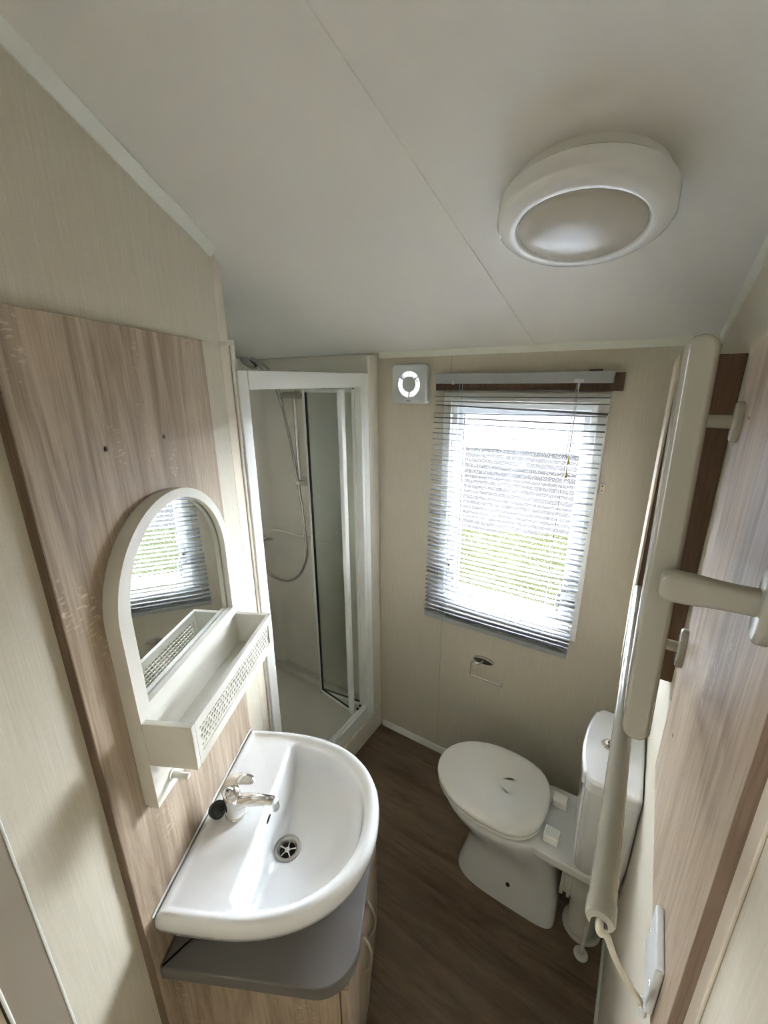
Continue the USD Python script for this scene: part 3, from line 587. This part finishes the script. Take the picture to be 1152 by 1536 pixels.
obj('plug_disc', lathe([(.0, -.009), (.0165, -.009), (.0185, .004), (.0205, .005), (.0205, .009), (.014, .010), (.0135, .007), (0, .0065)], 30), 'rubber_black', pg, MP)
obj('plug_holder', cat(cyl((.046, .7235, .7985), (.046, .7235, .822), .0045, 12), lathe([(0, 0)]*0 or [(.008, .0), (.008, .002), (0, .0025)], 16).apply_transform(trimesh.transformations.translation_matrix((.046, .7235, .7985)))), 'chrome', pg, ML)

# worktop and cabinet
wt = thingL('worktop', 'dark grey stone effect worktop with rounded corners under the basin', 'worktop', .0165, SC, .625)
wring = rrect(.0168, .4275, .503, 1.001, (.085, .001, .001, .085), 14)
obj('slab', slab(wring, .6255, .6605, .002, .004), 'worktop', wt, ML, smooth=40)
cb = thingL('vanity_cabinet', 'oak vanity cabinet with two doors under the basin', 'cabinet', .0168, SC, 0)
obj('carcass', bx(.0168, .3925, .525, .985, .0, .6250, .001), 'oak', cb, ML)
for a, b, hs_ in ((.527, .7405, .705), (.7435, .983, .782)):
    d = obj('door', bx(.3945, .4105, a, b, .03, .617, .0015), 'oak', cb, ML)
    z0, z1 = (.300, .455)
    pts = spline([(.4105, hs_, z1), (.4195, hs_, z1-.018), (.4295, hs_, z1-.045), (.4330, hs_, (z0+z1)/2), (.4295, hs_, z0+.045), (.4195, hs_, z0+.018), (.4105, hs_, z0)], 6)
    obj('handle', sweep(pts, .0036, 10), 'handle_metal', (cb, d), ML, label='bowed steel handle')

# ------------------------------------------------------------------ toilet
YT = 1.208
to = thing('toilet', 'white close-coupled toilet with its lid down below the window', 'toilet', (-.2, YT, 0))
def egg(x0, x1, xc, b, y=YT, e=2.0, e2=2.6, n=96): return superell(xc, y, xc-x0, x1-xc, b, n, e, e2)
pan = [r3(egg(-.405, -.030, -.20, .100, e=3.2, e2=6), 0), r3(egg(-.402, -.030, -.20, .098, e=3.0, e2=6), .03), r3(egg(-.385, -.035, -.20, .088, e=2.8, e2=5), .09), r3(egg(-.378, -.045, -.20, .084, e=2.6, e2=4.5), .15),
       r3(egg(-.392, -.055, -.22, .094, e=2.4, e2=4), .21), r3(egg(-.425, -.065, -.25, .118, e=2.2, e2=3.4), .27), r3(egg(-.463, -.070, -.27, .146, e=2.1, e2=3.0), .325), r3(egg(-.484, -.070, -.28, .160, e=2.05, e2=2.8), .36), r3(egg(-.488, -.072, -.28, .163, e=2.05, e2=2.8), .380), r3(egg(-.482, -.076, -.28, .158, e=2.05, e2=2.8), .389)]
obj('pan', loft(pan), 'ceramic', to, smooth=50)
obj('rear_deck', slab(rrect(-.165, .112, YT-.132, YT+.135, (.03, .06, .06, .03), 10), .352, .391, .012, .006), 'ceramic', to, smooth=50)
obj('deck_web', loft([r3(rrect(-.15, -.082, YT-.05, YT+.05, .03), .12), r3(rrect(-.15, -.075, YT-.07, YT+.07, .03), .26), r3(rrect(-.15, .06, YT-.11, YT+.11, .03), .353)]), 'ceramic', to, smooth=50)
obj('fixing_hole', cyl((-.195, YT-.0835, .095), (-.195, YT-.0925, .094), .007, 14), 'hole_black', to, label='dark fixing hole in the pan foot')
seat = egg(-.512, -.108, -.29, .166, e=2.05, e2=2.7)
obj('seat', slab(inset(seat, .002), .3925, .4095, .005, .005), 'seat_plastic', to, smooth=50)
lid_r = [r3(inset(seat, .004), .4115), r3(inset(seat, .0), .4145), r3(inset(seat, -.0005), .4225), r3(inset(seat, .001), .4275), r3(inset(seat, .0045), .4312), r3(inset(seat, .010), .4336), r3(inset(seat, .017), .4345), r3(inset(seat, .022), .4352), r3(inset(seat, .028), .4368), r3(inset(seat, .036), .4376), r3(inset(seat, .07), .4392), r3(inset(seat, .13), .4405)]
ld = obj('lid', loft(lid_r), 'seat_plastic', to, smooth=60)
for y in (YT-.075, YT+.066): obj('hinge_block', bx(-.104, -.056, y-.021, y+.021, .3905, .424, .005), 'seat_plastic', to, label='square white hinge block')
def cring(x0, x1, y0, y1, bulge, r=.022):
    """Cistern outline: flat back at x1, bowed front at x0."""
    ys = np.linspace(y0+r, y1-r, 22); c, h = (y0+y1)/2, (y1-y0)/2
    front = [(x0-bulge*(1-((y-c)/h)**2), y) for y in ys[::-1]]
    q = rrect(x0, x1, y0, y1, (.0125, r, r, .0125), 8)
    k = 8
    return np.vstack([q[:k], q[k:2*k], front, q[2*k:3*k], q[3*k:]])
CY0, CY1 = 1.036, 1.350
cs = [r3(cring(.004, .113, CY0+.050, CY1-.045, .012), .3915), r3(cring(-.004, .119, CY0+.030, CY1-.026, .016), .415), r3(cring(-.008, .1235, CY0+.012, CY1-.010, .019), .52), r3(cring(-.010, .1238, CY0+.004, CY1-.004, .021), .68), r3(cring(-.010, .1238, CY0+.003, CY1-.003, .022), .747)]
obj('cistern', loft(cs), 'ceramic', to, smooth=40)
cl = slab(cring(-.014, .1240, CY0, CY1, .023), .749, .790, .003, .010)
lidp = obj('cistern_lid', cl, 'ceramic', to, smooth=40)
obj('flush_button', move(lathe([(.0205, -.001), (.0205, .003), (.0175, .0065), (.012, .0075), (.008, .0045), (0, .004)], 32), t=(.030, 1.193, .790)), 'chrome', (to, lidp), label='round chrome flush button')
so = thing('soil_pipe', 'white soil pipe bend behind the toilet pan going into the floor', 'pipe', (.05, 1.2, 0))
obj('bend', sweep(spline([(-.028, 1.195, .19), (.0, 1.195, .19), (.03, 1.195, .176), (.047, 1.195, .14), (.05, 1.195, .08), (.05, 1.195, .001)], 7), .048, 28), 'pipe_white', so, smooth=50)
for x in (-.028, -.006): obj('collar', move(lathe([(.047, -.006), (.057, -.005), (.057, .005), (.047, .006)], 32), RY(90), (x, 1.195, .19)), 'pipe_white', so)
obj('floor_flange', move(lathe([(.049, 0.0005), (.0625, 0.0005), (.0625, .006), (.057, .012), (.049, .012)], 40), t=(.05, 1.195, 0)), 'pipe_white', so)
wp = thing('water_pipe', 'thin white supply pipe with a round floor plate beside the soil pipe', 'pipe', (.061, 1.107, 0))
obj('pipe', cyl((.061, 1.107, .0), (.066, 1.110, .345), .0065, 12), 'pipe_white', wp)
obj('floor_plate', move(lathe([(.0225, .0005), (.0225, .005), (.018, .008), (.0, .009)], 28), t=(.061, 1.107, 0)), 'pipe_white', wp)

# ------------------------------------------------------------------ right wall: oak panel, wall cabinet, towel rail, switch plate
t = thing('oak_panel', 'oak board on the right wall behind the cream towel rail', 'wall board', (W, .64, 1.05))
rp = obj('board', bx(.111, W-.0003, .3935, .892, 1.05, 1.888, .0012), 'oak', t)
obj('edge_strip', bx(.1112, W-.0004, .3925, .3937, 1.0505, 1.8875), 'oak_edge', t, label='dark near edge of the board')
for y, z in ((.791, 1.78), (.885, 1.224), (.772, 1.23)): obj('screw', move(lathe([(.0032, 0), (.003, .001), (0, .0016)], 12), RY(-90), (.111, y, z)), 'chrome', (t, rp), label='small bright screw head')
wc = thing('wall_cabinet', 'shallow oak wall cabinet, its shade put into the colour, above the toilet cistern', 'cabinet', (W, 1.25, 1.148))
obj('carcass', bx(.0225, W-.0003, 1.06, 1.45, 1.148, 1.878, .001), 'oak_dark_and_shaded', wc)  # side turned from the window: its shade is put into the oak colour
obj('door', bx(.0175, .0222, 1.0605, 1.4495, 1.149, 1.877, .001), 'trim_cream', wc, label='pale front door of the cabinet')
hr = thing('towel_rail', 'cream electric towel rail standing off the right oak board on short arms', 'towel rail', (.03, .64, 1.42))
ZT, ZB = 1.868, 1.445
def stad(y, d):
    """Rounded-end upright section of the flat heating panel at depth y, inset by d."""
    pts = []
    for zc_, a0 in ((ZT, 0), (ZB, math.pi)):
        xm = .0236 if zc_ == ZT else .0335; r = (.0128 if zc_ == ZT else .0138)
        for a in np.linspace(a0, a0+math.pi, 16):
            rr = r-d; zz = zc_-r if zc_ == ZT else zc_+r
            pts.append((xm+rr*math.cos(a), y, zz+rr*math.sin(a)))
    return np.array(pts)
obj('panel', loft([stad(.462, .005), stad(.4635, .0022), stad(.467, 0), stad(.548, 0), stad(.5515, .0022), stad(.553, .005)]), 'rail_enamel', hr, smooth=40, label='flat upright heating panel with rounded top and bottom')
obj('heating_tube', cat(sweep([(.0231, .289, 1.425), (.0231, .6, 1.425), (.0231, .920, 1.425), (.0231, .927, 1.425)], [.0103, .0103, .0103, .006], 24)), 'rail_enamel', hr, label='lower round heating tube')
obj('end_cap', diff(sweep([(.0231, .2745, 1.425), (.0231, .2765, 1.425), (.0231, .289, 1.425), (.0231, .2895, 1.425)], [.0100, .0112, .0112, .0104], 28), cyl((.0231, .26, 1.422), (.0231, .284, 1.422), .0062, 16), bx(.0169, .0293, .26, .284, 1.405, 1.422)), 'rail_enamel', hr, label='notched cap at the near end of the tube')
def armsec(x, hz, hy): q = rrect(-hy, hy, -hz, hz, min(hy, hz)*.85, 6); return np.column_stack([np.full(len(q), x), .4515+q[:, 0], 1.6435+q[:, 1]])
obj('near_arm', loft([armsec(.0265, .0085, .0045), armsec(.0280, .0125, .0065), armsec(.0315, .0148, .0078), armsec(.037, .0160, .0085), armsec(.050, .0155, .0088), armsec(.066, .0138, .0090), armsec(.082, .0127, .0090), armsec(.1005, .0128, .0090)]), 'rail_enamel', hr, smooth=50, label='tapered near arm with a rounded end')
def plate(y, z, hz, hy, th=.011):
    m = slab(superell(0, 0, hy, hy, hz, 36, 2.6), 0, th, 0, .005); A = np.eye(4); A[:3, 0] = (0, 1, 0); A[:3, 1] = (0, 0, 1); A[:3, 2] = (-1, 0, 0); A[:3, 3] = (.1108, y, z)
    m.apply_transform(A); m.invert() if m.volume < 0 else None
    return m
obj('wall_plate', plate(.449, 1.6435, .037, .018), 'rail_enamel', hr)
for y, z, hz, tgt in ((.855, 1.768, .031, .047), (.870, 1.350, .040, .047)):
    obj('wall_plate', plate(y, z, hz, .016), 'rail_enamel', hr)
    obj('far_arm', cyl((tgt, y, z), (.101, y, z), .0105, 18), 'rail_enamel', hr)
obj('back_upright', cyl((.0475, .865, 1.335), (.0475, .865, 1.785), .008, 14), 'rail_enamel', hr)
obj('cross_bar', cyl((.0475, .865, 1.60), (.0345, .552, 1.60), .007, 14), 'rail_enamel', hr); obj('cross_bar', cyl((.0475, .865, 1.50), (.0335, .552, 1.50), .007, 14), 'rail_enamel', hr)
obj('tube_clip', cyl((.0475, .865, 1.425), (.0300, .865, 1.425), .006, 12), 'rail_enamel', hr)
cab = thing('rail_cable', 'cream flex hanging from the towel rail tube to the switch plate', 'cable', (.06, .37, 1.2))
obj('flex', sweep(spline([(.0231, .283, 1.4225), (.0245, .2765, 1.412), (.0325, .303, 1.371), (.048, .345, 1.283), (.072, .395, 1.178), (.094, .440, 1.090), (.0975, .452, 1.062)], 8), .0031, 12), 'cable_cream', cab)
spn = thing('switch_plate', 'white fused switch plate at the lower edge of the right oak board', 'switch', (.111, .483, 1.07))
pp = obj('plate', bx(.1008, .1108, .443, .523, 1.068, 1.152, .0025), 'switch_plastic', spn)
for y in (.452, .514): obj('cover_screw', move(lathe([(.003, 0), (.0026, .0008), (0, .001)], 12), RY(-90), (.1008, y, 1.11)), 'chrome', (spn, pp))
obj('flex_outlet', bx(.0965, .1060, .444, .460, 1.052, 1.069, .003), 'switch_plastic', spn, label='outlet where the flex enters the plate')

# ------------------------------------------------------------------ outdoors
GZ = -.70
lw = thing('lawn', 'short green grass outside the window', 'lawn', (0, 5, GZ))
turf = extr(Polygon([(-30, 1.8), (20, 1.8), (20, 8.8), (2, 8.2), (-1, 7.35), (-2.6, 6.75), (-12, 4.2), (-30, 2.5)]), .03); turf.apply_translation((0, 0, GZ-.03))
obj('turf', turf, 'grass', lw)
gv = thing('gravel_road', 'pale grey gravel road beyond the grass outside', 'road', (0, 20, GZ-.02))
obj('surface', bx(-60, 60, -5, 90, GZ-.25, GZ-.031), 'gravel', gv)
nc_ = thing('neighbour_caravan', 'pale static caravan standing across the road outside', 'caravan', (-6, 14, GZ))
obj('walls', bx(-13.0, 3.0, 12.6, 15.6, GZ+1.21, GZ+2.75, .01), 'caravan_wall', nc_)
obj('lower_cladding', bx(-13.0, 3.0, 12.6, 15.6, GZ+.56, GZ+1.209, .01), 'cladding_grey', nc_, label='grey lower cladding')
obj('skirt', bx(-12.9, 2.9, 12.7, 15.5, GZ-.02, GZ+.56), 'skirt_grey', nc_)
rf = loft([np.array([(x, 12.4, GZ+2.75), (x, 14.1, GZ+3.35), (x, 15.8, GZ+2.75)]) for x in (-13.2, 3.2)])
obj('roof', rf, 'caravan_roof', nc_, smooth=False)
for x in (-11, -7.5): 
    wf_ = obj('window', bx(x, x+1.5, 12.56, 12.62, GZ+1.3, GZ+2.2), 'upvc', nc_); obj('pane', bx(x+.08, x+1.42, 12.54, 12.565, GZ+1.38, GZ+2.12), 'caravan_glass', (nc_, wf_))
